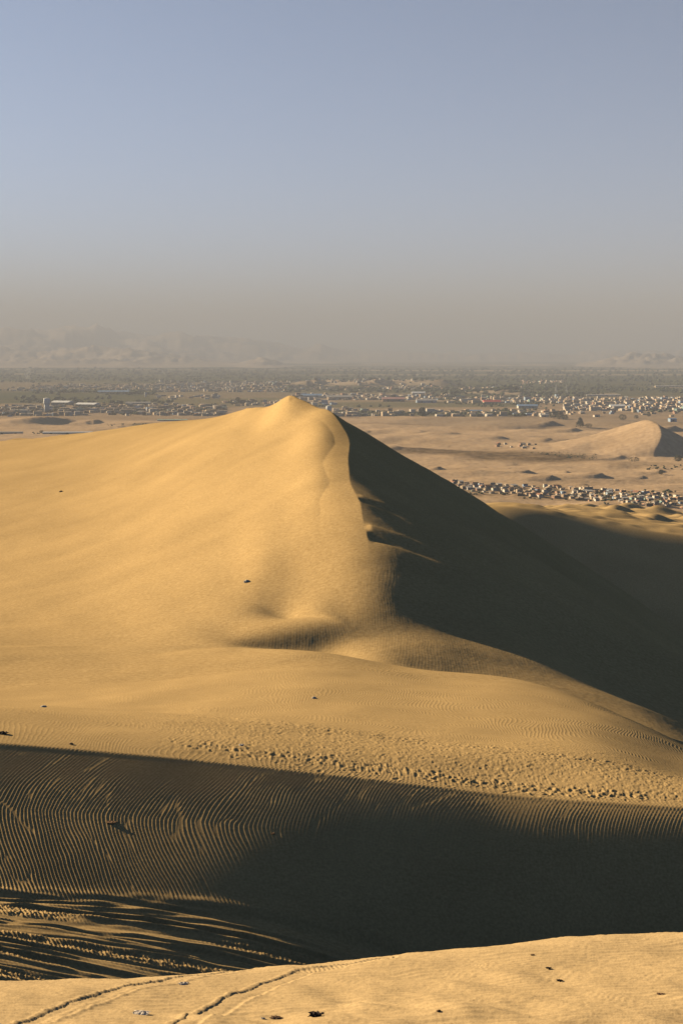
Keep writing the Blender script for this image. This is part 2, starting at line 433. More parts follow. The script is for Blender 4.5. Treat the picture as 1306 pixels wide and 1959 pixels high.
# bowl edge above the hollow, left of the crest foot
r = (DD > 104) & (DD < 150)
x, y = X[r], Y[r]
ucp = Ucol[None, :]
e = y - (131.4 - 0.055 * (ucp - 545))
H[r] += 0.34 * smooth(-0.6, 0.4, e) * (1 - smooth(0.4, 14, e)) * band(500, 585, 595, 670, ucp)
xe = x - ux(547) * 131.5
H[r] -= 0.24 * np.exp(-np.where(xe < 0, (xe / 2.6)**2, (xe / 1.5)**2)) * np.exp(-((y - 131.2 + 0.5 * xe) / 1.5)**2)
H[r] -= 0.30 * np.exp(-((y - 120.9) / 1.7)**2) * band(380, 560, 600, 700, ucp)
r = (DD > 248) & (DD < 275)
H[r] -= 0.16 * np.exp(-((Y[r] - 258.5 + 0.03 * (ucp - 575)) / 1.9)**2) * band(551, 560, 585, 604, ucp)
# far rim humps in the sun
r = DD > 430
x, y = X[r], Y[r]
hump = fb(x, y * 1.3, 26.0, 17, 60)
H[r] += 1.1 * np.maximum(0, hump)**1.2 * smooth(445, 500, y) * (1 - smooth(900, 1100, y)) * smooth(960, 1080, ucp)
H[r] += 0.3 * fb(x, y, 12)
Z += H
del H
VV = np.stack([X, Y, Z + CAMZ], -1)
def row_at(D): return int(np.searchsorted(DD, D))

# footprints: oval dimples with a raised rim, thick along two lines and thinner between
rf = np.random.RandomState(77)
def dimple(fx, fy, rad, dep, ang):
    j = int(np.searchsorted(DD, fy)); dj = int(4 * rad / (DD[j] - DD[j-1])) + 2
    i = int(np.searchsorted(UU, fx / fy)); di = int(3 * rad / fy / (UU[i] - UU[i-1])) + 2
    a = (slice(max(j - dj, 0), j + dj), slice(max(i - di, 0), i + di))
    ex, ey = X[a] - fx, Y[a] - fy; c, s_ = math.cos(ang), math.sin(ang)
    p = (ex * c + ey * s_) / rad; q_ = (-ex * s_ + ey * c) / (rad * 1.6); rr_ = np.sqrt(p * p + q_ * q_)
    Z[a] += dep * (-np.exp(-(rr_ / .8)**4) + .4 * np.exp(-((rr_ - 1.25) / .35)**2))
def walk(t0, t1, sp, n, x0, x1, dep, rad):
    for _ in range(n):
        px_ = rf.uniform(x0, x1)
        if rf.rand() > 0.25 + 0.75 * smooth(x0, x0 + 200, px_): continue
        c = int(np.searchsorted(UU, (px_ - XC) / FP)); tt = t0 + (t1 - t0) * rf.rand() + rf.normal(0, sp)
        fy = D_sh[c] + max(tt, 0.015) * (D_up[c] - D_sh[c]); dimple(UU[c] * fy, fy, rad * rf.uniform(.7, 1.35), dep * rf.uniform(.35, 1.2), rf.uniform(-1.2, 1.2))
walk(0.07, 0.12, 0.03, 520, 320, 1230, 0.027, 0.12)
walk(0.60, 0.62, 0.03, 300, 380, 1400, 0.020, 0.13)
walk(0.08, 0.62, 0.0, 1900, 330, 1400, 0.013, 0.11)
VV[..., 2] = Z + CAMZ

# ---- picture position -> place on the ground
def ground_at(px, py, dmin, dmax):
    """first point of the near dunes seen at that picture position between two depths"""
    c = int(np.clip(np.searchsorted(UU, (px - XC) / FP), 1, len(UU) - 1))
    r0, r1 = row_at(dmin), row_at(dmax)
    yy = YH - Z[r0:r1, c] / DD[r0:r1] * FP
    k = int(np.argmax(yy <= py))
    return float(X[r0 + k, c]), float(DD[r0 + k]), float(Z[r0 + k, c] + CAMZ)

def polyline_sd(x, y, pts):
    """signed distance (left -, right +) and length along a polyline"""
    best = np.full(x.shape, 1e9); sg = np.zeros(x.shape); al = np.zeros(x.shape); L0 = 0
    for (ax, ay), (bx, by) in zip(pts[:-1], pts[1:]):
        dx, dy = bx - ax, by - ay; L = math.hypot(dx, dy)
        t = np.clip(((x - ax) * dx + (y - ay) * dy) / (L * L), 0, 1)
        ex, ey = x - ax - t * dx, y - ay - t * dy
        dd_ = np.hypot(ex, ey)
        m = dd_ < best
        best = np.where(m, dd_, best); sg = np.where(m, np.sign(ex * dy - ey * dx), sg); al = np.where(m, L0 + t * L, al)
        L0 += L
    return best * np.where(sg == 0, 1, sg), al
def smooth_line(pts, n=24):
    p = np.array(pts, float); t = np.arange(len(p))
    tt = np.linspace(0, len(p) - 1, n)
    return list(zip(natural_spline(t, p[:, 0], tt), natural_spline(t, p[:, 1], tt)))
TRACKS = []
for line in ([(40, 1966), (130, 1930), (200, 1905), (300, 1880), (410, 1864)], [(340, 1968), (440, 1915), (500, 1890), (560, 1868), (620, 1852), (690, 1844)]):
    g = [ground_at(px, py, 11.0, 15.9)[:2] for px, py in line]
    g[-1] = (g[-1][0] + .25, g[-1][1] + .35)
    TRACKS.append(smooth_line([(g[0][0] - .5, g[0][1] - 1.6)] + g))
r = (DD > 9) & (DD < 17.2)
x, y = X[r], Y[r]
dz = np.zeros_like(x)
for ti, pts in enumerate(TRACKS):
    s, al = polyline_sd(x, y, pts)
    s = s + 0.006 * fb(x, y, .15)
    teeth = 0.5 + 0.5 * np.sin(al / 0.052 * 6.283 + 30 * s)
    dz += (-0.011, -0.012)[ti] * (smooth(-0.10, -0.08, s) - smooth((0.0, 0.1)[ti], (.1, .22)[ti], s))
    dz += (0.004 + 0.006 * teeth) * np.exp(-((s + 0.135) / 0.028)**2) + 0.008 * np.exp(-((s - 0.17) / 0.03)**2)
    dz += 0.007 * teeth * (smooth(-0.09, -0.06, s) - smooth(0.06, 0.12, s))
Z[r] += dz
VV[..., 2] = Z + CAMZ

ra, rb, rc = row_at(27.0), row_at(100.5), row_at(330.0)
dune_a = grid_mesh('dune_foreground', VV[:ra + 1], sand_fg)
dune_b = grid_mesh('dune_middle', VV[ra:rb + 1], sand_mid)
dune_c = grid_mesh('dune_main', VV[rb:rc + 1], sand_far)
dune_d = grid_mesh('dune_behind', VV[rc:], sand_far)

# ------------------------------------------------------------------ the plain
def bump(x, y, cx, cy, L, W, h, k=4.5, skew=0.35):
    """small dune: long slope towards the sun, short slip face away from it"""
    a = (x - cx) * 0.93 - (y - cy) * 0.36; b = (x - cx) * 0.36 + (y - cy) * 0.93
    a = a + skew * b * b / max(W, 1.0)                # horned outline
    p = np.where(a < 0, np.exp(-(a / L)**2), np.clip(1 - a / (L / k), 0, 1)**1.3)
    return h * p * np.exp(-(b / W)**2)
def plain_at(px, py):
    D = CAMZ * FP / (py - YH); return (px - XC) / FP * D, D
def big_dune(x, y):
    cx = natural_spline([1650, 1707, 1740, 1790, 1850, 1950, 2100], [385, 392.0, 407, 420, 424.7, 428, 420], np.clip(y, 1650, 2100))
    hc = akima([1600, 1700, 1720, 1760, 1800, 1850, 1920, 2020, 2100], [-6, -1, 8, 22, 31, 37, 35, 15, -6], np.clip(y, 1600, 2100))
    d = x - cx
    left = hc * np.exp(-(np.abs(np.minimum(d, 0)) / 85.0)**1.25) - 0.04 * np.abs(np.minimum(d, 0))
    return np.maximum(np.where(d < 0, left, hc - 0.58 * np.maximum(d, 0)), 0)
BUMPS = []      # (picture x, picture y of the crest, sun-side length, half width, height) in metres
for px, py, L, W, h in [
    (960, 838, 60, 16, 5.5), (800, 826, 50, 40, 3.0), (870, 828, 40, 28, 3.5), (700, 824, 30, 30, 2.5), (1055, 812, 90, 46, 13), (1100, 822, 50, 26, 6),
    (1145, 860, 30, 20, 7), (1185, 872, 60, 30, 6), (840, 896, 24, 12, 4.5), (1010, 903, 30, 14, 4.5), (1150, 910, 30, 16, 5), (1055, 916, 24, 9, 3.5),
    (1085, 903, 18, 8, 3), (1230, 908, 16, 9, 2.5), (1265, 900, 20, 10, 3), (100, 808, 130, 60, 17), (30, 806, 100, 60, 12), (182, 806, 34, 22, 9), (230, 816, 30, 16, 3),
    (1120, 925, 18, 8, 2), (980, 884, 40, 14, 2), (1050, 838, 40, 20, 4), (1085, 838, 26, 12, 4), (755, 862, 50, 22, 3), (1290, 820, 60, 40, 8), (930, 870, 60, 20, 2.0),
    (610, 733, 90, 200, 26), (645, 731, 110, 110, 24), (742, 733, 260, 150, 26), (845, 733, 420, 120, 27), (985, 749, 150, 120, 18), (1000, 752, 70, 70, 12)]:
    BUMPS.append((*plain_at(px, py + (2 if py > 800 else 6)), L, W * (1.7 if py > 800 else 1), h * (.72 if py > 800 else 1)))
def plain_height(x, y):
    z = np.zeros(np.shape(x))
    for cx, cy, L, W, h in BUMPS:
        z = np.maximum(z, bump(x, y, cx, cy, L, W, h))
    z = np.maximum(z, big_dune(x, y))
    roll = fb(x, y, 160.0) * 1.6 + fb(x, y, 60.0, 40, 90) * 0.55 + 0.12 * fr(x, y, 40.0)
    z = z + roll * smooth(650, 900, y) * (1 - 0.8 * smooth(2300, 3000, y))
    return z
gy = [620.0]
while gy[-1] < 30000: gy.append(gy[-1] + max(1.6, gy[-1]**2 / 338000.0 * 0.85))
gy = np.array(gy)
gu_in = np.arange(-0.27, 0.27, 2.0 / FP)
gu_o = 0.27 + 0.75 * (np.linspace(0, 1, 60)[1:])**1.5
gu = np.concatenate([-gu_o[::-1], gu_in, gu_o])
GX = gu[None, :] * gy[:, None]; GY = np.broadcast_to(gy[:, None], GX.shape)
GZ = plain_height(GX, GY)
GPX = XC + FP * np.broadcast_to(gu[None, :], GX.shape); GPY = YH + CAMZ * FP / GY

# ground cover colours laid out on the land: sand, scrub, farmland, town soil
PSAND = np.array([0.40, 0.275, 0.165]); SCRUB = np.array([0.10, 0.065, 0.032]); GREEN = np.array([0.050, 0.058, 0.028])
SOIL = np.array([0.25, 0.18, 0.115]); PALE = np.array([0.36, 0.27, 0.18]); FIELD = np.array([0.085, 0.085, 0.042])
tint = np.broadcast_to(PSAND, GX.shape + (3,)).copy()
def lay(mask, c):
    global tint
    tint = tint * (1 - mask[..., None]) + c * mask[..., None]
def patch(x0, x1, y0, y1, fx=25, fy=2.5, slope=0.0, rag=1.0):
    yy = GPY - slope * (GPX - 0.5 * (x0 + x1)) + rag * fb(GX, GY * 0.5, 200)
    return smooth(x0 - fx, x0 + fx, GPX) * (1 - smooth(x1 - fx, x1 + fx, GPX)) * smooth(y0 - fy, y0 + fy, yy) * (1 - smooth(y1 - fy, y1 + fy, yy))
lay(smooth(2650, 3000, GY + 200 * fb(GX, GY, 500) + 250 * smooth(550, 1000, GPX)) * 0.85, SOIL)
far = smooth(3200, 4300, GY)
cell = smooth(-0.2, 0.5, fb(GX, GY * 0.35, 700, 100, 40))
lay(far * (0.45 + 0.5 * cell), GREEN)
lay(patch(-50, 1400, 691, 731, fy=3) * 0.9, GREEN)
lay(patch(-50, 300, 748, 772) * 0.9, GREEN * 1.1)
lay(patch(150, 540, 762, 778) * 0.7, FIELD)
lay(patch(560, 1010, 770, 779, rag=.6) * 0.8, FIELD)
lay(patch(620, 1000, 788, 797, rag=.6) * 0.85, FIELD)
lay(patch(820, 1120, 752, 770) * 0.8, GREEN)
lay(patch(900, 1400, 728, 758) * 0.8, GREEN)
lay(patch(560, 960, 740, 752, rag=.6) * 0.7, GREEN)
strips = smooth(0.35, 0.9, fb(GX * 0.22, GY, 900, 11, 77))
lay(smooth(6500, 9000, GY) * strips * 0.8, PALE)
for x0, x1, y0, y1 in ((20, 190, 696.5, 699), (560, 650, 693, 695.5), (690, 750, 695, 697), (930, 975, 698, 700.5), (1000, 1050, 696.5, 699.5), (1250, 1400, 739, 742), (1130, 1180, 753, 757), (940, 1090, 755, 758), (560, 640, 765, 768), (250, 290, 771, 774), (830, 900, 765, 768)):
    lay(patch(x0, x1, y0, y1, fx=6, fy=.8, rag=0.2) * 0.9, PALE)
br = 1.3 * patch(880, 1125, 868, 881, fx=60, fy=4, slope=0.04, rag=1.5) + 1.2 * patch(770, 930, 859, 869, fx=35, fy=3.5, slope=0.02, rag=1)
lay(np.clip(br, 0, 1) * (0.72 + 0.25 * smooth(-.5, .5, fr(GX, GY, 40))), SCRUB)
vl = smooth(850, 900, GPX) * np.exp(-((GPY - np.interp(GPX, [862, 900, 1000, 1100, 1200, 1320], [926, 935, 940, 945, 954, 964])) / 9.0)**4)
lay(vl * (0.35 + 0.3 * smooth(-.5, .8, fr(GX, GY, 30))), SCRUB * 1.3)
lay(patch(250, 300, 812, 817, fx=14, fy=2) * 0.9, FIELD * .8)
lay(patch(690, 780, 808, 812, fx=30, fy=2) * 0.3, SCRUB)
dn = smooth(4, 9, GZ) * (GY > 3500)
lay(dn, PALE)
lay(0.25 * smooth(0, 1.5, fb(GX, GY, 120, 5, 50)), SCRUB * 1.6)

def ground_material(name, bs, scale):
    m, nt, b = new_mat(name)
    at = node(nt, 'ShaderNodeVertexColor', layer_name='tint')
    n2, r2 = noise_ramp(nt, scale, (0.82, 0.8, 0.78), (1.18, 1.2, 1.22), 0.3, 0.7, detail=6.0)
    mx = node(nt, 'ShaderNodeMix', data_type='RGBA', blend_type='MULTIPLY'); mx.inputs[0].default_value = 1.0
    nt.links.new(at.outputs[0], mx.inputs[6]); nt.links.new(r2.outputs[0], mx.inputs[7])
    nt.links.new(mx.outputs[2], b.inputs['Base Color'])
    bp = node(nt, 'ShaderNodeBump', Strength=0.6, Distance=bs)
    nt.links.new(n2.outputs['Fac'], bp.inputs['Height']); nt.links.new(bp.outputs[0], b.inputs['Normal'])
    b.inputs['Roughness'].default_value = 1.0; b.inputs['Specular IOR Level'].default_value = 0.0
    return m
ground_mat = ground_material('plain_ground', 0.5, 0.12)
grid_mesh('ground', np.stack([GX, GY, GZ], -1), ground_mat, attr=tint)

# ------------------------------------------------------------------ hills beyond the plain
hy = np.concatenate([np.arange(10500, 19000, 110), np.arange(19000, 27000, 400)]).astype(float)
hu = np.concatenate([np.arange(-0.6, -0.28, 0.01), np.arange(-0.28, 0.28, 3.0 / FP), np.arange(0.28, 0.6, 0.01)])
HX = hu[None, :] * hy[:, None]; HY = np.broadcast_to(hy[:, None], HX.shape)
HPX = XC + FP * np.broadcast_to(hu[None, :], HX.shape)
rg = 1 - np.abs(fb(HX, HY, 2600, 900, 300)) ; rg2 = 1 - np.abs(fb(HX, HY, 900, 10, 800))
env = 190 * smooth(11500, 15000, HY) * (1 - smooth(150, 560, HPX)) + 90 * np.exp(-((HPX - 505) / 38)**2) * np.exp(-((HY - 13200) / 900)**2)
env += 55 * np.exp(-((HPX - 1215) / 60)**2) * np.exp(-((HY - 13300) / 1000)**2) + 30 * np.exp(-((HPX - 1320) / 90)**2) * np.exp(-((HY - 13500) / 1100)**2) + 60 * smooth(1080, 1180, HPX) * smooth(12000, 14000, HY)
env += 240 * smooth(17500, 21000, HY) * (1 - smooth(350, 900, HPX)) + 120 * smooth(19000, 22000, HY)
HZ = env * (0.55 + 0.35 * rg + 0.22 * rg2) + 12 * fr(HX, HY, 600) * smooth(20, 80, env) - 6
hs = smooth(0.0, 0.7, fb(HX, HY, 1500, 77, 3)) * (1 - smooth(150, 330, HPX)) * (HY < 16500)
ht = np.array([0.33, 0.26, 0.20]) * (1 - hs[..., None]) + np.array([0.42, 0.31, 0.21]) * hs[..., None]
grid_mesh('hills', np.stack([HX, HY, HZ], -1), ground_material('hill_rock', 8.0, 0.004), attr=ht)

# ------------------------------------------------------------------ building blocks for things
class MB:
    """collects faces with material slots, builds one mesh object"""
    def __init__(s): s.v = []; s.f = []; s.m = []
    def box(s, cx, cy, cz, sx, sy, sz, m=0, rz=0.0, taper=1.0):
        n = len(s.v); c, si = math.cos(rz), math.sin(rz)
        for k in (0, 1):
            t = taper if k else 1.0
            for a, b in ((-1, -1), (1, -1), (1, 1), (-1, 1)):
                x, y = a * sx / 2 * t, b * sy / 2 * t
                s.v.append((cx + x * c - y * si, cy + x * si + y * c, cz + k * sz))
        for q in ((3, 2, 1, 0), (4, 5, 6, 7), (0, 1, 5, 4), (1, 2, 6, 5), (2, 3, 7, 6), (3, 0, 4, 7)):
            s.f.append(tuple(n + i for i in q)); s.m.append(m)
    def lathe(s, prof, m=0, seg=20, cx=0, cy=0, cz=0):
        n = len(s.v)
        for r, z in prof:
            for k in range(seg):
                a = 2 * math.pi * k / seg
                s.v.append((cx + r * math.cos(a), cy + r * math.sin(a), cz + z))
        for i in range(len(prof) - 1):
            for k in range(seg):
                k2 = (k + 1) % seg
                s.f.append((n + i*seg + k, n + i*seg + k2, n + (i+1)*seg + k2, n + (i+1)*seg + k)); s.m.append(m)
        s.f.append(tuple(n + k for k in range(seg))[::-1]); s.m.append(m)
        s.f.append(tuple(n + (len(prof)-1)*seg + k for k in range(seg))); s.m.append(m)
    def bar(s, p, q, r, m=0):
        p, q = Vector(p), Vector(q); d = (q - p).normalized()
        u = d.orthogonal().normalized(); w = d.cross(u); n = len(s.v)
        for e in (p, q):
            for k in range(4):
                a = math.pi / 2 * k
                s.v.append(tuple(e + r * (math.cos(a) * u + math.sin(a) * w)))
        for k in range(4):
            k2 = (k + 1) % 4
            s.f.append((n + k, n + k2, n + 4 + k2, n + 4 + k)); s.m.append(m)
        s.f.append((n+3, n+2, n+1, n)); s.m.append(m); s.f.append((n+4, n+5, n+6, n+7)); s.m.append(m)
    def raw(s, vs, fs, m=0):
        n = len(s.v); s.v += [tuple(v) for v in vs]
        for f in fs: s.f.append(tuple(n + i for i in f)); s.m.append(m)
    def mesh(s, name, mats):
        me = bpy.data.meshes.new(name); me.from_pydata(s.v, [], s.f)
        for m in mats: me.materials.append(m)
        me.polygons.foreach_set('material_index', s.m); me.update(); return me
    def build(s, name, mats, parent=None, smooth=False):
        if not isinstance(mats, (list, tuple)): mats = [mats]
        me = s.mesh(name, mats)
        if smooth: me.polygons.foreach_set('use_smooth', [True] * len(me.polygons))
        o = bpy.data.objects.new(name, me); COL.objects.link(o)
        if parent: o.parent = parent
        return o
def thing(name, label, cat, loc, rz=0.0, group=None):
    o = bpy.data.objects.new(name, None); COL.objects.link(o)
    o.location = loc; o.rotation_euler = (0, 0, rz); o['label'] = label; o['category'] = cat
    if group: o['group'] = group
    return o
def tag(o, label, cat, group=None):
    o['label'] = label; o['category'] = cat
    if group: o['group'] = group
    return o
def copy_tree(o, parent=None):
    c = o.copy(); COL.objects.link(c)
    if parent: c.parent = parent
    for ch in o.children: copy_tree(ch, c)
    return c
def gz(x, y): return float(plain_height(np.array([float(x)]), np.array([float(y)]))[0])
def at_plain(px, py):
    x, y = plain_at(px, py)
    for _ in range(3):
        z = gz(x, y); D = (CAMZ - z) * FP / (py - YH); x, y = (px - XC) / FP * D, D
    return float(x), float(y), gz(x, y)

WALLS = {'white': (0.62, 0.53, 0.43), 'cream': (0.50, 0.38, 0.26), 'brick orange': (0.36, 0.21, 0.14), 'grey': (0.33, 0.28, 0.24), 'tan': (0.42, 0.30, 0.20),
         'turquoise': (0.24, 0.34, 0.31), 'pale blue': (0.34, 0.42, 0.52), 'dark brown': (0.13, 0.09, 0.06)}
wall_m = {k: simple_mat('plaster_' + k.replace(' ', '_'), v, 0.9, 0.14, 1.2) for k, v in WALLS.items()}
roof_sheet = simple_mat('roof_sheet', (0.42, 0.38, 0.33), 0.6, 0.2, 0.8)
roof_mud = simple_mat('roof_mud', (0.36, 0.26, 0.17), 0.95, 0.15, 0.8)
roof_rust = simple_mat('roof_rust', (0.27, 0.13, 0.08), 0.9, 0.2, 0.8)
dark_open = simple_mat('dark_opening', (0.03, 0.028, 0.025), 0.6, 0.1)
glass_m = simple_mat('window_glass', (0.06, 0.07, 0.08), 0.15, 0.1)
wood_m = simple_mat('door_wood', (0.12, 0.07, 0.04), 0.7, 0.2)
concrete = simple_mat('concrete_white', (0.80, 0.78, 0.74), 0.85, 0.06, 0.2)
steel = simple_mat('grey_steel', (0.30, 0.30, 0.30), 0.5, 0.1)
red_roof = simple_mat('red_roof_sheet', (0.50, 0.07, 0.06), 0.6, 0.1)
blue_roof = simple_mat('blue_roof_sheet', (0.22, 0.34, 0.50), 0.6, 0.1)
white_sheet = simple_mat('white_sheet', (0.75, 0.73, 0.70), 0.5, 0.06)

def house_proto(colour, kind, w, dpt, h):
    t = thing('house', '', 'house', (0, 0, -500), 0)
    m = MB(); m.box(0, 0, -1.0, w, dpt, h + 1.0)
    if kind == 'two storey': m.box(w * 0.14, 0, h, w * 0.7, dpt * 0.92, h * 0.85)
    m.build('wall', wall_m[colour], t)
    r = MB()
    if kind == 'flat':
        r.box(0, 0, h, w + 0.3, dpt + 0.3, 0.18)
        r.box(-w * 0.3, 0, h + 0.18, 0.12, dpt * .9, 0.5); r.box(w * .2, dpt * .2, h + .18, 1.1, 1.1, 0.8)
        rm = roof_mud
    elif kind == 'sloped':
        a = w / 2 + 0.35; b = dpt / 2 + 0.3; z0, z1 = h + 0.002, h + 0.9
        r.raw([(-a, -b, z0), (a, -b, z0), (a, b, z1), (-a, b, z1), (-a, -b, z0 + .12), (a, -b, z0 + .12), (a, b, z1 + .12), (-a, b, z1 + .12)],
              [(3, 2, 1, 0), (4, 5, 6, 7), (0, 1, 5, 4), (1, 2, 6, 5), (2, 3, 7, 6), (3, 0, 4, 7)]); rm = roof_sheet
    elif kind == 'gabled':
        a = w / 2 + 0.35; b = dpt / 2 + 0.35; z0, z1 = h + 0.002, h + 1.3
        r.raw([(-a, -b, z0), (a, -b, z0), (a, b, z0), (-a, b, z0), (-a, 0, z1), (a, 0, z1)], [(0, 1, 5, 4), (2, 3, 4, 5), (0, 4, 3), (1, 2, 5), (3, 2, 1, 0)]); rm = roof_rust
    else:
        r.box(w * 0.14, 0, h * 1.85, w * 0.7 + .3, dpt * .92 + .3, 0.18); rm = roof_mud
    r.build('roof', rm, t)
    d = MB(); d.box(-w * 0.18, -dpt / 2 - 0.03, 0, 1.0, 0.12, 2.05); d.build('door', wood_m, t)
    for sx in (0.2, 0.36) if w > 6 else (0.22,):
        q = MB(); q.box(w * sx, -dpt / 2 - 0.02, 1.0, 0.9, 0.1, 0.95); q.build('window', glass_m, t)
    q = MB(); q.box(-w / 2 - 0.02, 0, 1.0, 0.1, 1.0, 0.95); q.build('window', glass_m, t)
    if kind == 'two storey':
        q = MB(); q.box(w * 0.14, -dpt * .46 - .02, h + 1.0, 1.4, 0.1, 1.0); q.build('window', glass_m, t)
    return t
KINDS = {'flat': 'flat roofed', 'sloped': 'lean-to roofed', 'gabled': 'rust gabled', 'two storey': 'two storey'}
protos = {}
def get_proto(colour, kind):
    k = (colour, kind)
    if k not in protos:
        w, dp, h = {'flat': (6.2, 5.2, 2.6), 'sloped': (5.6, 4.6, 2.4), 'gabled': (6.6, 5.0, 2.4), 'two storey': (7.0, 6.0, 3.0)}[kind]
        protos[k] = [house_proto(colour, kind, w, dp, h), False]
    return protos[k]
def put_house(colour, kind, x, y, z, rz, sc, where, group):
    p = get_proto(colour, kind)
    if not p[1]: o = p[0]; p[1] = True
    else: o = copy_tree(p[0])
    o.location = (x, y, z - 0.05); o.rotation_euler = (0, 0, rz); o.scale = sc
    o['group'] = group
    return (colour, kind, x / y, y, where, o)
ORD = ['', 'second', 'third', 'fourth', 'fifth', 'sixth', 'seventh', 'eighth', 'ninth', 'tenth', 'eleventh', 'twelfth', 'thirteenth', 'fourteenth', 'fifteenth',
       'sixteenth', 'seventeenth', 'eighteenth', 'nineteenth', 'twentieth', 'twenty-first', 'twenty-second', 'twenty-third', 'twenty-fourth', 'twenty-fifth']
def name_them(lst):
    by = {}
    for h in lst: by.setdefault((h[0], h[1], h[4]), []).append(h)
    for (c, k, w), hs in by.items():
        hs.sort(key=lambda h: h[2])
        for i, h in enumerate(hs):
            if len(hs) == 1: s = f'the only {c} {KINDS[k]} house {w}'
            elif i == 0: s = f'leftmost {c} {KINDS[k]} house {w}'
            elif i == len(hs) - 1: s = f'rightmost {c} {KINDS[k]} house {w}'
            else: s = f'{ORD[i] if i < len(ORD) else str(i+1) + "th"} {c} {KINDS[k]} house from the left {w}'
            h[5]['label'] = s
rh = np.random.RandomState(31)
def pick(ws): 
    n = list(ws); p = np.array([ws[k] for k in n], float); return n[rh.choice(len(n), p=p / p.sum())]
COLW = {'white': 3.2, 'cream': 3.2, 'brick orange': 2.2, 'grey': 1.4, 'tan': 2.4, 'turquoise': .5, 'pale blue': .7, 'dark brown': .8}
def scatter(n, line, half, mind, kinds, where, group, scl=(0.85, 1.35), tries=14000, taken=None):
    """houses along a band given by picture heights line [(px, py)...], +-half in rows"""
    out = []; taken = [] if taken is None else taken; t = 0
    while len(out) < n and t < tries:
        t += 1
        px = rh.uniform(line[0][0], line[-1][0]); hw = np.interp(px, [l[0] for l in line], [l[2] if len(l) > 2 else half for l in line])
        py = np.interp(px, [l[0] for l in line], [l[1] for l in line]) + rh.uniform(-hw, hw)
        x, y, z = at_plain(px, py)
        if any((x - a)**2 + (y - b)**2 < mind * mind for a, b in taken): continue
        taken.append((x, y)); s = rh.uniform(*scl)
        out.append(put_house(pick(COLW), pick(kinds), x, y, z, rh.choice([0, math.pi / 2, math.pi]) + rh.normal(0.25, 0.12), (s * rh.uniform(.85, 1.3), s, s * rh.uniform(.9, 1.15)), where, group))
    name_them(out); return out, taken
K1 = {'flat': 4, 'sloped': 3, 'gabled': 1.2, 'two storey': .5}
K2 = {'flat': 5, 'sloped': 1.5, 'gabled': 1.0, 'two storey': 2.5}
A, tk = scatter(195, [(862, 925, 5), (900, 934, 9), (1000, 939, 11), (1100, 944, 12), (1200, 953, 13), (1320, 963, 12)], 10, 5.8, K1, 'in the strip village below the dunes', 'houses of the strip village', scl=(0.48, 0.92))
B, _ = scatter(13, [(945, 853, 5), (1026, 855, 5)], 5, 9, K1, 'in the hamlet above the scrub', 'houses of the hamlet by the scrub', scl=(0.6, 1.0))
Cc, _ = scatter(45, [(0, 789, 9), (90, 790, 8), (200, 789, 7), (300, 789, 7), (420, 790, 7)], 8, 13, K2, 'in the town left of the dune', 'houses of the town on the left', scl=(1.05, 1.7))
E, _ = scatter(50, [(1040, 792, 4), (1120, 785, 8), (1200, 780, 14), (1306, 786, 18)], 8, 13, K2, 'in the town behind the far dune', 'houses of the town on the right', scl=(1.0, 1.6))
print('houses', len(A), len(B), len(Cc), len(E))

# the mass of small far houses, too many to count
def far_town(n, bands, name, smin, smax):
    mb = MB(); mats = [wall_m[k] for k in WALLS]; w = [3.4, 3.4, 1.6, 1.2, 2.4, .25, .6, .8]; w = np.array(w) / sum(w)
    tot = np.array([(b[1] - b[0]) * (b[3] - b[2]) * b[4] for b in bands], float); tot /= tot.sum()
    for _ in range(n):
        b = bands[rh.choice(len(bands), p=tot)]
        px, py = rh.uniform(b[0], b[1]), rh.uniform(b[2], b[3])
        x, y = plain_at(px, py)
        if fb(np.array([x]), np.array([y]), 160.0, 7, 300)[0] < -0.5: continue
        z = gz(x, y); s = rh.uniform(smin, smax); k = rh.choice(8, p=w)
        mb.box(x, y, z - 1, 8 * s * rh.uniform(.7, 1.6), 7 * s, 1 + 3.4 * s * rh.choice([1, 1, 1, 1.9]), m=k, rz=rh.normal(0.2, 0.1))
    o = mb.build(name, mats); o['kind'] = 'stuff'; return o
far_town(6000, [(-60, 430, 777, 795, 0.9), (60, 560, 736, 750, 1.0), (300, 860, 730, 746, 1.1), (430, 640, 768, 776, .5), (560, 860, 756, 766, 1.0), (860, 1120, 760, 772, .9),
                (1080, 1400, 762, 786, 1.2), (560, 1060, 788, 797, .35), (1000, 1080, 728, 735, .8), (880, 1010, 741, 752, .8), (-60, 60, 741, 748, .5), (640, 700, 780, 797, .8), (300, 420, 757, 764, .5)], 'town_houses', 0.8, 1.5)

# ------------------------------------------------------------------ halls, towers, masts
def hall(px, py, wm, dm, hm_, roofm, wallm, label, rz=0.0, low=False):
    x, y, z = at_plain(px, py)
    t = thing('warehouse', label, 'warehouse', (x, y, z - 0.1), rz)
    m = MB(); m.box(0, 0, -1, wm, dm, hm_ + 1); m.build('wall', wallm, t)
    r = MB(); a, b = wm / 2 + .6, dm / 2 + .6; z0, z1 = hm_ + .003, hm_ + (1.2 if low else dm * 0.16)
    r.raw([(-a, -b, z0), (a, -b, z0), (a, b, z0), (-a, b, z0), (-a, 0, z1), (a, 0, z1)], [(0, 1, 5, 4), (2, 3, 4, 5), (0, 4, 3), (1, 2, 5), (3, 2, 1, 0)])
    r.build('roof', roofm, t)
    n = max(1, int(wm // 22))
    for k in range(n):
        d = MB(); d.box(-wm / 2 + (k + .5) * wm / n, -dm / 2 - .05, 0, 4.5, .2, hm_ * .7); d.build('door', dark_open, t)
    return t
hall(940, 773, 42, 30, 6, red_roof, wall_m['cream'], 'long hall with a bright red roof in the middle of the town', 0.05)
hall(706, 402 / 402 * 797, 26, 9, 4, red_roof, wall_m['tan'], 'small red roofed shed beside the yard under the green strip', 0.0) if False else None
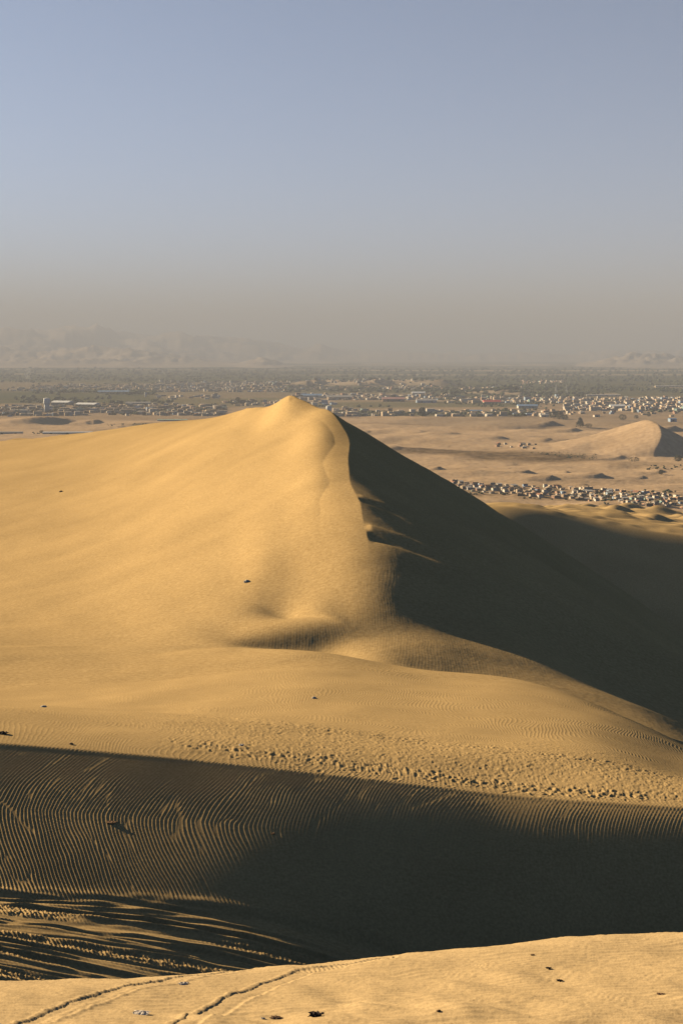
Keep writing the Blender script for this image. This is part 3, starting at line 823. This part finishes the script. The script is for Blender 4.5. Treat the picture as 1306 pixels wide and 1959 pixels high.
hall(120, 774, 52, 26, 6, white_sheet, wall_m['cream'], 'white roofed shed just right of the left water tower', -0.45)
hall(168, 778, 56, 24, 6, white_sheet, wall_m['cream'], 'longer white roofed shed, second right of the left water tower', -0.45)
hall(265, 774, 62, 14, 5, roof_sheet, wall_m['white'], 'grey roofed long shed beyond the left town, in the field', 0.02)
hall(218, 752, 100, 24, 5, blue_roof, wall_m['grey'], 'very long blue grey roofed hall in the far left town', 0.0)
hall(596, 761, 60, 30, 7, blue_roof, wall_m['white'], 'blue roofed hall just right of the dune peak', 0.05)
hall(650, 764, 70, 30, 7, roof_sheet, wall_m['cream'], 'grey roofed hall behind the water tower near the dune peak', 0.05)
hall(800, 757, 40, 24, 9, white_sheet, wall_m['white'], 'tall white block standing alone above the far tree line', 0.0)
hall(752, 768, 58, 30, 7, simple_mat('pink_wall_roof', (0.50, 0.26, 0.22), .8, .1), wall_m['brick orange'], 'pinkish roofed hall between the red roofed hall and the dune peak', 0.0)
hall(815, 770, 52, 24, 6, roof_sheet, wall_m['pale blue'], 'broad grey roofed hall with pale blue walls left of the red roofed hall', 0.04)
hall(1008, 781, 46, 22, 6, blue_roof, wall_m['white'], 'blue roofed hall right of the red roofed hall', 0.03)
hall(908, 789, 30, 12, 4, blue_roof, wall_m['white'], 'low blue roofed shed below the red roofed hall', 0.03)
hall(1153, 758, 100, 12, 4, roof_sheet, wall_m['white'], 'long pale shed in the green fields before the slender twin tower', -0.12)
hall(1285, 741, 130, 16, 5, roof_sheet, wall_m['cream'], 'farthest long pale shed among the trees at the right edge', 0.0)
hall(1180, 783, 34, 20, 8, white_sheet, wall_m['white'], 'white hall among houses above the distant sand dune', 0.0)
hall(1285, 806, 14, 9, 6, blue_roof, wall_m['pale blue'], 'bright blue shed on the right shoulder of the distant sand dune', 0.3)
hall(1140, 797, 12, 8, 4, roof_rust, wall_m['white'], 'little rust roofed shed beside the conical tree', 0.3)
hall(1040, 797, 16, 9, 4, roof_sheet, wall_m['white'], 'little white shed left of the big dark trees on the ridge', 0.2)
hall(130, 830.5, 78, 7, 3, white_sheet, wall_m['white'], 'very long low white shed on the sand beyond the dune at left', 0.05, True)
hall(5, 830.5, 66, 6, 3, roof_sheet, wall_m['white'], 'long low grey roofed shed on the sand at the left edge', 0.03, True)
hall(330, 806, 56, 7, 3, simple_mat('pale_green_sheet', (0.45, 0.55, 0.42), .7, .08), wall_m['white'], 'low pale green roofed shed on the sand beyond the dune', -0.03, True)
hall(62, 697, 260, 60, 12, white_sheet, wall_m['white'], 'farthest white shed in the hazy fields at left', 0.0)

def water_tower(px, ptop, pbase, wpx, label):
    D = CAMZ * FP / (pbase - YH); x = (px - XC) / FP * D; h = (pbase - ptop) / FP * D; r = wpx / FP * D / 2
    t = thing('water_tower', label, 'water tower', (x, D, gz(x, D) - .3), 0)
    m = MB(); m.lathe([(r * .80, 0), (r * .78, h * .55), (r * .78, h * .56)], seg=28); m.build('shaft', concrete, t, True)
    m = MB(); m.lathe([(r * .78, h * .562), (r * 1.0, h * .64), (r * 1.02, h * .93), (r * .98, h * .95)], seg=28); m.build('tank', concrete, t, True)
    m = MB(); m.lathe([(r * 1.04, h * .951), (r * 1.04, h * .965), (r * .5, h * .99), (r * .12, h)], seg=28); m.build('tank_roof', concrete, t, True)
    m = MB()
    for k in range(int(h * .9 / .9)): m.box(0.25 * r, -r * .86, .5 + k * .9, .7, .1, .08)
    m.bar((0.25 * r - .35, -r * .86, 0), (0.25 * r - .35, -r * .86, h * .55), .05); m.bar((0.25 * r + .35, -r * .86, 0), (0.25 * r + .35, -r * .86, h * .55), .05)
    m.build('ladder', steel, t)
    return t
water_tower(90, 760.5, 789, 12.5, 'stout white water tower among the houses at left')
water_tower(629, 776, 799, 10.5, 'stout white water tower half hidden by the dune crest')
water_tower(279, 751, 760, 4.5, 'tiny pale water tower in the far left town')
x, y, z = at_plain(1197, 769)
t = thing('twin_tower', 'slender pale twin shafted tower in the fields at right', 'tower', (x, y, z - .2))
for sx in (-2.6, 2.6):
    m = MB(); m.lathe([(1.3, 0), (1.0, 14), (1.0, 16)], seg=12, cx=sx); m.build('shaft', concrete, t, True)
m = MB(); m.box(0, 0, 11.5, 3.2, 1.2, 1.0); m.build('crosswalk', concrete, t)
def mast(px, pbase, hpx, label):
    D = CAMZ * FP / (pbase - YH); x = (px - XC) / FP * D; h = hpx / FP * D; w = h * .11
    t = thing('lattice_pylon', label, 'pylon', (x, D, gz(x, D)), .3, 'lattice pylons in the fields')
    m = MB(); n = 7; R = h * .011
    for sx in (-1, 1):
        for sy in (-1, 1): m.bar((sx * w, sy * w, 0), (sx * w * .15, sy * w * .15, h), R)
    for k in range(n):
        a, b = k / n, (k + 1) / n; wa, wb = w * (1 - .85 * a), w * (1 - .85 * b)
        for s1, s2, s3, s4 in ((-1, -1, 1, -1), (1, -1, 1, 1), (1, 1, -1, 1), (-1, 1, -1, -1)):
            m.bar((s1 * wa, s2 * wa, h * a), (s3 * wb, s4 * wb, h * b), R * .7)
    m.build('lattice_frame', steel, t)
    m = MB()
    for k, f in ((.78, 1.6), (.9, 1.2)): m.bar((-w * f, 0, h * k), (w * f, 0, h * k), R)
    m.build('crossarm', steel, t); return t
mast(1063, 756, 22, 'thin lattice pylon above the tree line, left one of two')
mast(1083, 756, 20, 'thin lattice pylon above the tree line, right one of two')
mast(996, 727, 9, 'faint small lattice pylon far away in the haze')
mast(1037, 718, 9, 'farthest lattice pylon, almost lost in the haze')

# ------------------------------------------------------------------ trees
leaf_m = simple_mat('foliage', (0.060, 0.070, 0.032), 0.9, 0.35, 0.25)
leaf2_m = simple_mat('foliage_olive', (0.095, 0.090, 0.045), 0.9, 0.3, 0.25)
bark = simple_mat('bark', (0.10, 0.07, 0.05), 0.95, 0.2, 2.0)
ICO_V = []; gr = (1 + 5**.5) / 2
for a in (-1, 1):
    for b in (-gr, gr): ICO_V += [(0, a, b), (a, b, 0), (b, 0, a)]
ICO_V = np.array(ICO_V) / math.hypot(1, gr)
ICO_F = [(i, j, k) for i in range(12) for j in range(i + 1, 12) for k in range(j + 1, 12)
         if all(abs(np.linalg.norm(ICO_V[p] - ICO_V[q]) - 1.0515) < .01 for p, q in ((i, j), (j, k), (i, k)))]
ICO_F = [f if np.dot(np.cross(ICO_V[f[1]] - ICO_V[f[0]], ICO_V[f[2]] - ICO_V[f[0]]), ICO_V[f[0]]) > 0 else f[::-1] for f in ICO_F]
def wood_mass(n, bands, name, hmin, hmax, mat):
    vs, fs = [], []; tot = np.array([(b[1] - b[0]) * (b[3] - b[2]) * b[4] for b in bands], float); tot /= tot.sum(); c = 0
    for _ in range(n):
        b = bands[rh.choice(len(bands), p=tot)]
        px, py = rh.uniform(b[0], b[1]), rh.uniform(b[2], b[3]); x, y = plain_at(px, py)
        if fb(np.array([x]), np.array([y * .6]), 260.0, 70, 30)[0] < -0.3: continue
        z = gz(x, y); h = rh.uniform(hmin, hmax) * (1 + max(0, (y - 5000)) / 9000)
        for _k in range(2):
            r = h * rh.uniform(.35, .6)
            v = ICO_V * (r * rh.uniform(.7, 1.5, (12, 1))) * np.array([1.25, 1.25, 1]) + np.array([x + rh.normal(0, h * .35), y + rh.normal(0, h * .3), z + h * .55])
            vs.append(v); fs += [(c + f[0], c + f[1], c + f[2]) for f in ICO_F]; c += 12
    me = bpy.data.meshes.new(name); me.from_pydata(np.concatenate(vs).tolist(), [], fs); me.materials.append(mat); me.update()
    o = bpy.data.objects.new(name, me); COL.objects.link(o); o['kind'] = 'stuff'; return o
wood_mass(4200, [(-60, 1400, 706, 732, 1.0), (-60, 300, 748, 756, 1.2), (20, 330, 762, 773, .5), (540, 1010, 738, 752, .5), (860, 1400, 736, 756, 1.0), (820, 1120, 752, 762, 1.0), (560, 640, 750, 757, .6)], 'woodland', 5, 10, leaf_m)
wood_mass(1500, [(-60, 430, 776, 796, .5), (60, 860, 734, 750, .5), (560, 1060, 772, 779, .4), (640, 1060, 790, 797, 1.1), (1080, 1400, 762, 790, .35), (430, 560, 768, 775, .6), (820, 1100, 762, 775, .5), (940, 1050, 784, 794, .6)], 'scattered_treetops', 3.0, 6.5, leaf_m)
wood_mass(420, [(905, 1140, 868, 881, 1.0), (800, 920, 860, 866, .4)], 'desert_scrub', 0.5, 1.1, leaf2_m)
wood_mass(70, [(200, 300, 811, 818, 1.0), (60, 90, 826, 832, .8), (1010, 1110, 872, 878, .6), (830, 900, 885, 892, .5), (1240, 1306, 892, 900, .8)], 'low_shrubs', 1.0, 2.2, leaf_m)
wood_mass(110, [(880, 1000, 930, 943, 1.0), (1000, 1150, 934, 952, 1.0), (1150, 1310, 945, 970, 1.0)], 'village_shrubs', 1.2, 2.2, leaf_m)

def tree(px, pbase, hpx, wpx, label, conical=False, mat=None):
    x, y, z = at_plain(px, pbase); h = hpx / FP * y; w = wpx / FP * y / 2
    t = thing('tree', label, 'tree', (x, y, z - .2), rh.uniform(0, 6), 'single trees on the plain')
    m = MB(); m.lathe([(h * .045, 0), (h * .03, h * .35), (h * .012, h * .8)], seg=8)
    for k in range(5):
        a = k * 1.256 + .3; m.bar((0, 0, h * (.3 + .06 * k)), (w * .6 * math.cos(a), w * .6 * math.sin(a), h * (.5 + .07 * k)), h * .01)
    m.build('trunk', bark, t)
    vs, fs = [], []; c = 0
    for _ in range(420):
        f = rh.uniform(.14, 1.0); a = rh.uniform(0, 6.283)
        rad = w * ((1.02 - f)**.75 if conical else math.sqrt(max(.03, 1 - ((f - .55) / .47)**2))) * (1 + .18 * math.sin(3 * a + 9 * f)) * rh.uniform(.45, 1)**.5
        cpos = np.array([rad * math.cos(a), rad * math.sin(a), h * f])
        s = h * rh.uniform(.025, .06)
        q = rh.normal(size=(4, 3)) * s
        vs.append(cpos + q); fs += [(c, c + 1, c + 2), (c + 1, c + 2, c + 3), (c, c + 2, c + 3)]; c += 4
    me = bpy.data.meshes.new('crown'); me.from_pydata(np.concatenate(vs).tolist(), [], fs); me.materials.append(mat or leaf_m); me.update()
    o = bpy.data.objects.new('crown', me); COL.objects.link(o); o.parent = t
    return t
tree(1109, 818, 18, 19, 'dark conical tree standing alone on the sand left of the distant dune', True)
tree(1069, 802, 16, 15, 'tall dark round tree, right one of the clump on the ridge')
tree(1057, 801, 13, 14, 'dark bushy tree, left one of the clump on the ridge')
tree(1080, 803, 10, 13, 'low spreading tree at the right end of the ridge clump')
tree(1190, 804, 11, 14, 'rounded brownish tree above the crest of the distant dune', False, leaf2_m)
tree(1216, 801, 7, 9, 'small round tree right of the brownish one above the distant dune')
tree(807, 797, 18, 13, 'tall dark tree above the sand right of the dune crest')
tree(780, 797, 8, 14, 'low wide tree left of the tall dark one near the dune crest')
tree(1125, 818, 8, 14, 'small bush like tree at the foot of the conical tree')
tree(1240, 797, 9, 8, 'small dark tree between houses above the distant dune')
tree(1296, 883, 12, 16, 'dark tree in the shade at the foot of the distant dune, at the right edge')
tree(1212, 868, 9, 22, 'wide bush on the lit foot of the distant dune', False, leaf2_m)
tree(1263, 903, 9, 9, 'small tree beside the path on the open sand at right', False, leaf2_m)
tree(80, 829, 6, 9, 'small bush beside the very long low white shed')
tree(232, 775, 9, 8, 'tree at the field edge left of the grey roofed long shed')
tree(455, 770, 10, 9, 'tree behind the skyline just left of the dune peak')

# ------------------------------------------------------------------ bits lying on the near sand
cloth_w = simple_mat('weathered_white_plastic', (0.50, 0.42, 0.34), 0.5, 0.1, 20)
dark_bit = simple_mat('dark_scrap', (0.035, 0.022, 0.018), 0.8, 0.2, 20)
stone_m = simple_mat('pale_stone', (0.42, 0.38, 0.33), 0.9, 0.15, 6)
brown_bit = simple_mat('brown_scrap', (0.16, 0.09, 0.05), 0.8, 0.2, 20)
def crumple(px, py, dmin, dmax, wpx, hpx, name, mat, label, cat, seed, flat=False, group=None):
    x, y, z = ground_at(px, py, dmin, dmax); w = wpx / FP * y; h = hpx / FP * y
    r = np.random.RandomState(seed); t = r.uniform(0, 50)
    if flat:      # a thin crumpled sheet, two skins apart
        nx, ny = 11, 6; vs = []
        for k in (0, 1):
            for j in range(ny):
                for i in range(nx):
                    a, b = i / (nx - 1) - .5, j / (ny - 1) - .5
                    edge = 1 - .35 * abs(math.sin(5 * b + t)) * (abs(a) * 2)
                    zz = h * (.10 + .5 * abs(math.sin(9 * a + t + 3 * b)) * (1 - abs(a)) + .4 * r.rand()) * (1 - abs(2 * b)**3 * .7)
                    vs.append((a * w * edge, b * w * .55 * (1 - .5 * abs(a)), zz + k * max(.002, h * .05)))
        n = nx * ny; fs = []
        for j in range(ny - 1):
            for i in range(nx - 1):
                q = j * nx + i; fs += [(q, q + nx, q + nx + 1, q + 1), (n + q, n + q + 1, n + q + nx + 1, n + q + nx)]
        for i in range(nx - 1):
            fs += [(i, i + 1, n + i + 1, n + i), ((ny-1)*nx + i + 1, (ny-1)*nx + i, n + (ny-1)*nx + i, n + (ny-1)*nx + i + 1)]
        for j in range(ny - 1):
            fs += [(j*nx + nx, j*nx, n + j*nx, n + j*nx + nx), (j*nx + nx - 1, j*nx + 2*nx - 1, n + j*nx + 2*nx - 1, n + j*nx + nx - 1)]
        m = MB(); m.raw(vs, fs)
    else:
        bm = bmesh.new(); bmesh.ops.create_icosphere(bm, subdivisions=3, radius=1)
        for v in bm.verts:
            p = v.co; k = 1 + .22 * math.sin(3.1 * p.x + t) * math.cos(2.7 * p.y + t) + .12 * math.sin(7 * p.z + 5 * p.x + t) + r.uniform(-.03, .03)
            v.co = Vector((p.x * w / 2 * k, p.y * w * .35 * k, max(-.25, p.z) * h * .8 * k))
        m = MB(); bm.verts.ensure_lookup_table(); m.raw([tuple(v.co) for v in bm.verts], [tuple(v.index for v in f.verts) for f in bm.faces]); bm.free()
    o = m.build(name, mat); o.location = (x, y, z + (0.0 if flat else h * .1)); o.rotation_euler = (0, 0, r.uniform(-.5, .5))
    return tag(o, label, cat, group)
crumple(471, 1114, 100, 200, 11, 5, 'stone', stone_m, 'pale stone lying alone on the lit flank of the main dune', 'stone', 1)
crumple(600, 1337, 62, 105, 9, 4, 'stone', stone_m, 'small pale stone on the rippled shelf below the dune hollow', 'stone', 2)
crumple(83, 1353, 62, 105, 11, 4, 'stone', stone_m, 'flat pale stone on the lit shelf at the left', 'stone', 3)
crumple(5, 1405, 60.5, 105, 26, 6, 'scrap', dark_bit, 'dark flat scrap on the shelf at the left edge', 'litter', 4, True)
crumple(135, 1424, 60.3, 105, 8, 3.5, 'stone', brown_bit, 'small dark brown stone on the shelf rim above the dark slope', 'stone', 5)
crumple(462, 1427, 60.5, 105, 14, 5, 'plastic_bag', cloth_w, 'pale plastic scrap among the footprints on the shelf', 'plastic scrap', 6, True)
crumple(212, 1573, 52, 60, 24, 2.5, 'stick', brown_bit, 'flat brown scrap on the dark rippled slope at left', 'litter', 7, True)
crumple(522, 1597, 50, 60, 9, 4, 'scrap', brown_bit, 'tiny brown scrap on the dark slope left of centre', 'litter', 8, True)
crumple(350, 1884, 12.5, 15.6, 22, 4, 'plastic_bag', cloth_w, 'crumpled pale blue plastic bag between the two tyre tracks', 'plastic bag', 9, True)
crumple(270, 1939, 11.5, 15.6, 38, 4, 'plastic_bag', cloth_w, 'torn white plastic strip in front of the left tyre track', 'plastic bag', 10, True)
crumple(603, 1945, 11.5, 15.6, 32, 11, 'scrap', dark_bit, 'black crumpled scrap on the near sand by the bottom edge', 'litter', 11, True)
crumple(528, 1949, 11.5, 15.6, 26, 5, 'scrap', brown_bit, 'thin brown scrap left of the black crumpled one', 'litter', 12, True)
crumple(503, 1951, 11.5, 15.6, 10, 4, 'plastic_bag', cloth_w, 'tiny white flake left of the thin brown scrap', 'litter', 13, True)
crumple(1048, 1854, 12.5, 15.6, 12, 4, 'scrap', dark_bit, 'small dark scrap on the near sand below the crest, upper one', 'litter', 14, True)
crumple(1069, 1877, 12.5, 15.6, 12, 4, 'scrap', dark_bit, 'small dark scrap on the near sand, just below another', 'litter', 15, True)
crumple(1018, 1828, 12.5, 15.8, 9, 3, 'scrap', brown_bit, 'tiny brown scrap close under the near sand crest', 'litter', 16, True)
crumple(838, 1936, 11.5, 15.6, 8, 4, 'stone', brown_bit, 'tiny brown pebble low on the near sand right of centre', 'stone', 17)
crumple(1262, 1903, 11.5, 15.6, 18, 3, 'twig', brown_bit, 'thin brown twig on the near sand at the right', 'twig', 18, True)
crumple(116, 942, 200, 420, 6, 3, 'stone', brown_bit, 'tiny dark stone high on the left flank of the main dune', 'stone', 19)

# ------------------------------------------------------------------ faint smoke columns over the fields
sm = bpy.data.materials.new('thin_smoke'); sm.use_nodes = True
nt = sm.node_tree; nt.nodes.clear()
o_ = nt.nodes.new('ShaderNodeOutputMaterial'); p_ = nt.nodes.new('ShaderNodeVolumePrincipled')
p_.inputs['Color'].default_value = (0.8, 0.8, 0.8, 1); p_.inputs['Density'].default_value = 0.0035
nt.links.new(p_.outputs[0], o_.inputs['Volume'])
for px, pb, hp, wp, lean in ((52, 738, 34, 15, 0.1), (316, 719, 11, 9, -0.9)):
    x, y = plain_at(px, pb); h = hp / FP * y; w = wp / FP * y
    m = MB(); seg = 14; n = 9
    vs = []; fs = []
    for i in range(n):
        f = i / (n - 1); r_ = w * (.12 + .42 * f**.8) * (1 if i < n - 1 else .5)
        for k in range(seg):
            a = 6.2832 * k / seg; rr2 = r_ * (1 + .18 * math.sin(3 * a + 5 * f))
            vs.append((rr2 * math.cos(a) + lean * h * f * f, rr2 * math.sin(a), 1.0 + h * f))
    for i in range(n - 1):
        for k in range(seg):
            k2 = (k + 1) % seg; fs.append((i*seg + k, i*seg + k2, (i+1)*seg + k2, (i+1)*seg + k))
    fs.append(tuple(range(seg))[::-1]); fs.append(tuple((n-1)*seg + k for k in range(seg)))
    m.raw(vs, fs); o = m.build('smoke', sm); o.location = (x, y, gz(x, y)); o['kind'] = 'stuff'

# ------------------------------------------------------------------ haze over everything
HAZE_TOP = 1300.0
bm = bmesh.new()
bmesh.ops.create_cube(bm, size=1.0)
for v in bm.verts:
    v.co = Vector((v.co.x * 84000.0, 23000.0 + v.co.y * 54500.0, (HAZE_TOP - 12) / 2 + v.co.z * (HAZE_TOP + 12)))
me = bpy.data.meshes.new('haze'); bm.to_mesh(me); bm.free()
hz = bpy.data.objects.new('haze', me); COL.objects.link(hz)
hz['kind'] = 'stuff'
hm = bpy.data.materials.new('haze_air'); hm.use_nodes = True
nt = hm.node_tree; nt.nodes.clear()
out = nt.nodes.new('ShaderNodeOutputMaterial'); pv = nt.nodes.new('ShaderNodeVolumePrincipled')
pv.inputs['Color'].default_value = (0.295, 0.318, 0.38, 1)
pv.inputs['Density'].default_value = 0.00013
pv.inputs['Anisotropy'].default_value = 0.0
nt.links.new(pv.outputs[0], out.inputs['Volume'])
me.materials.append(hm)
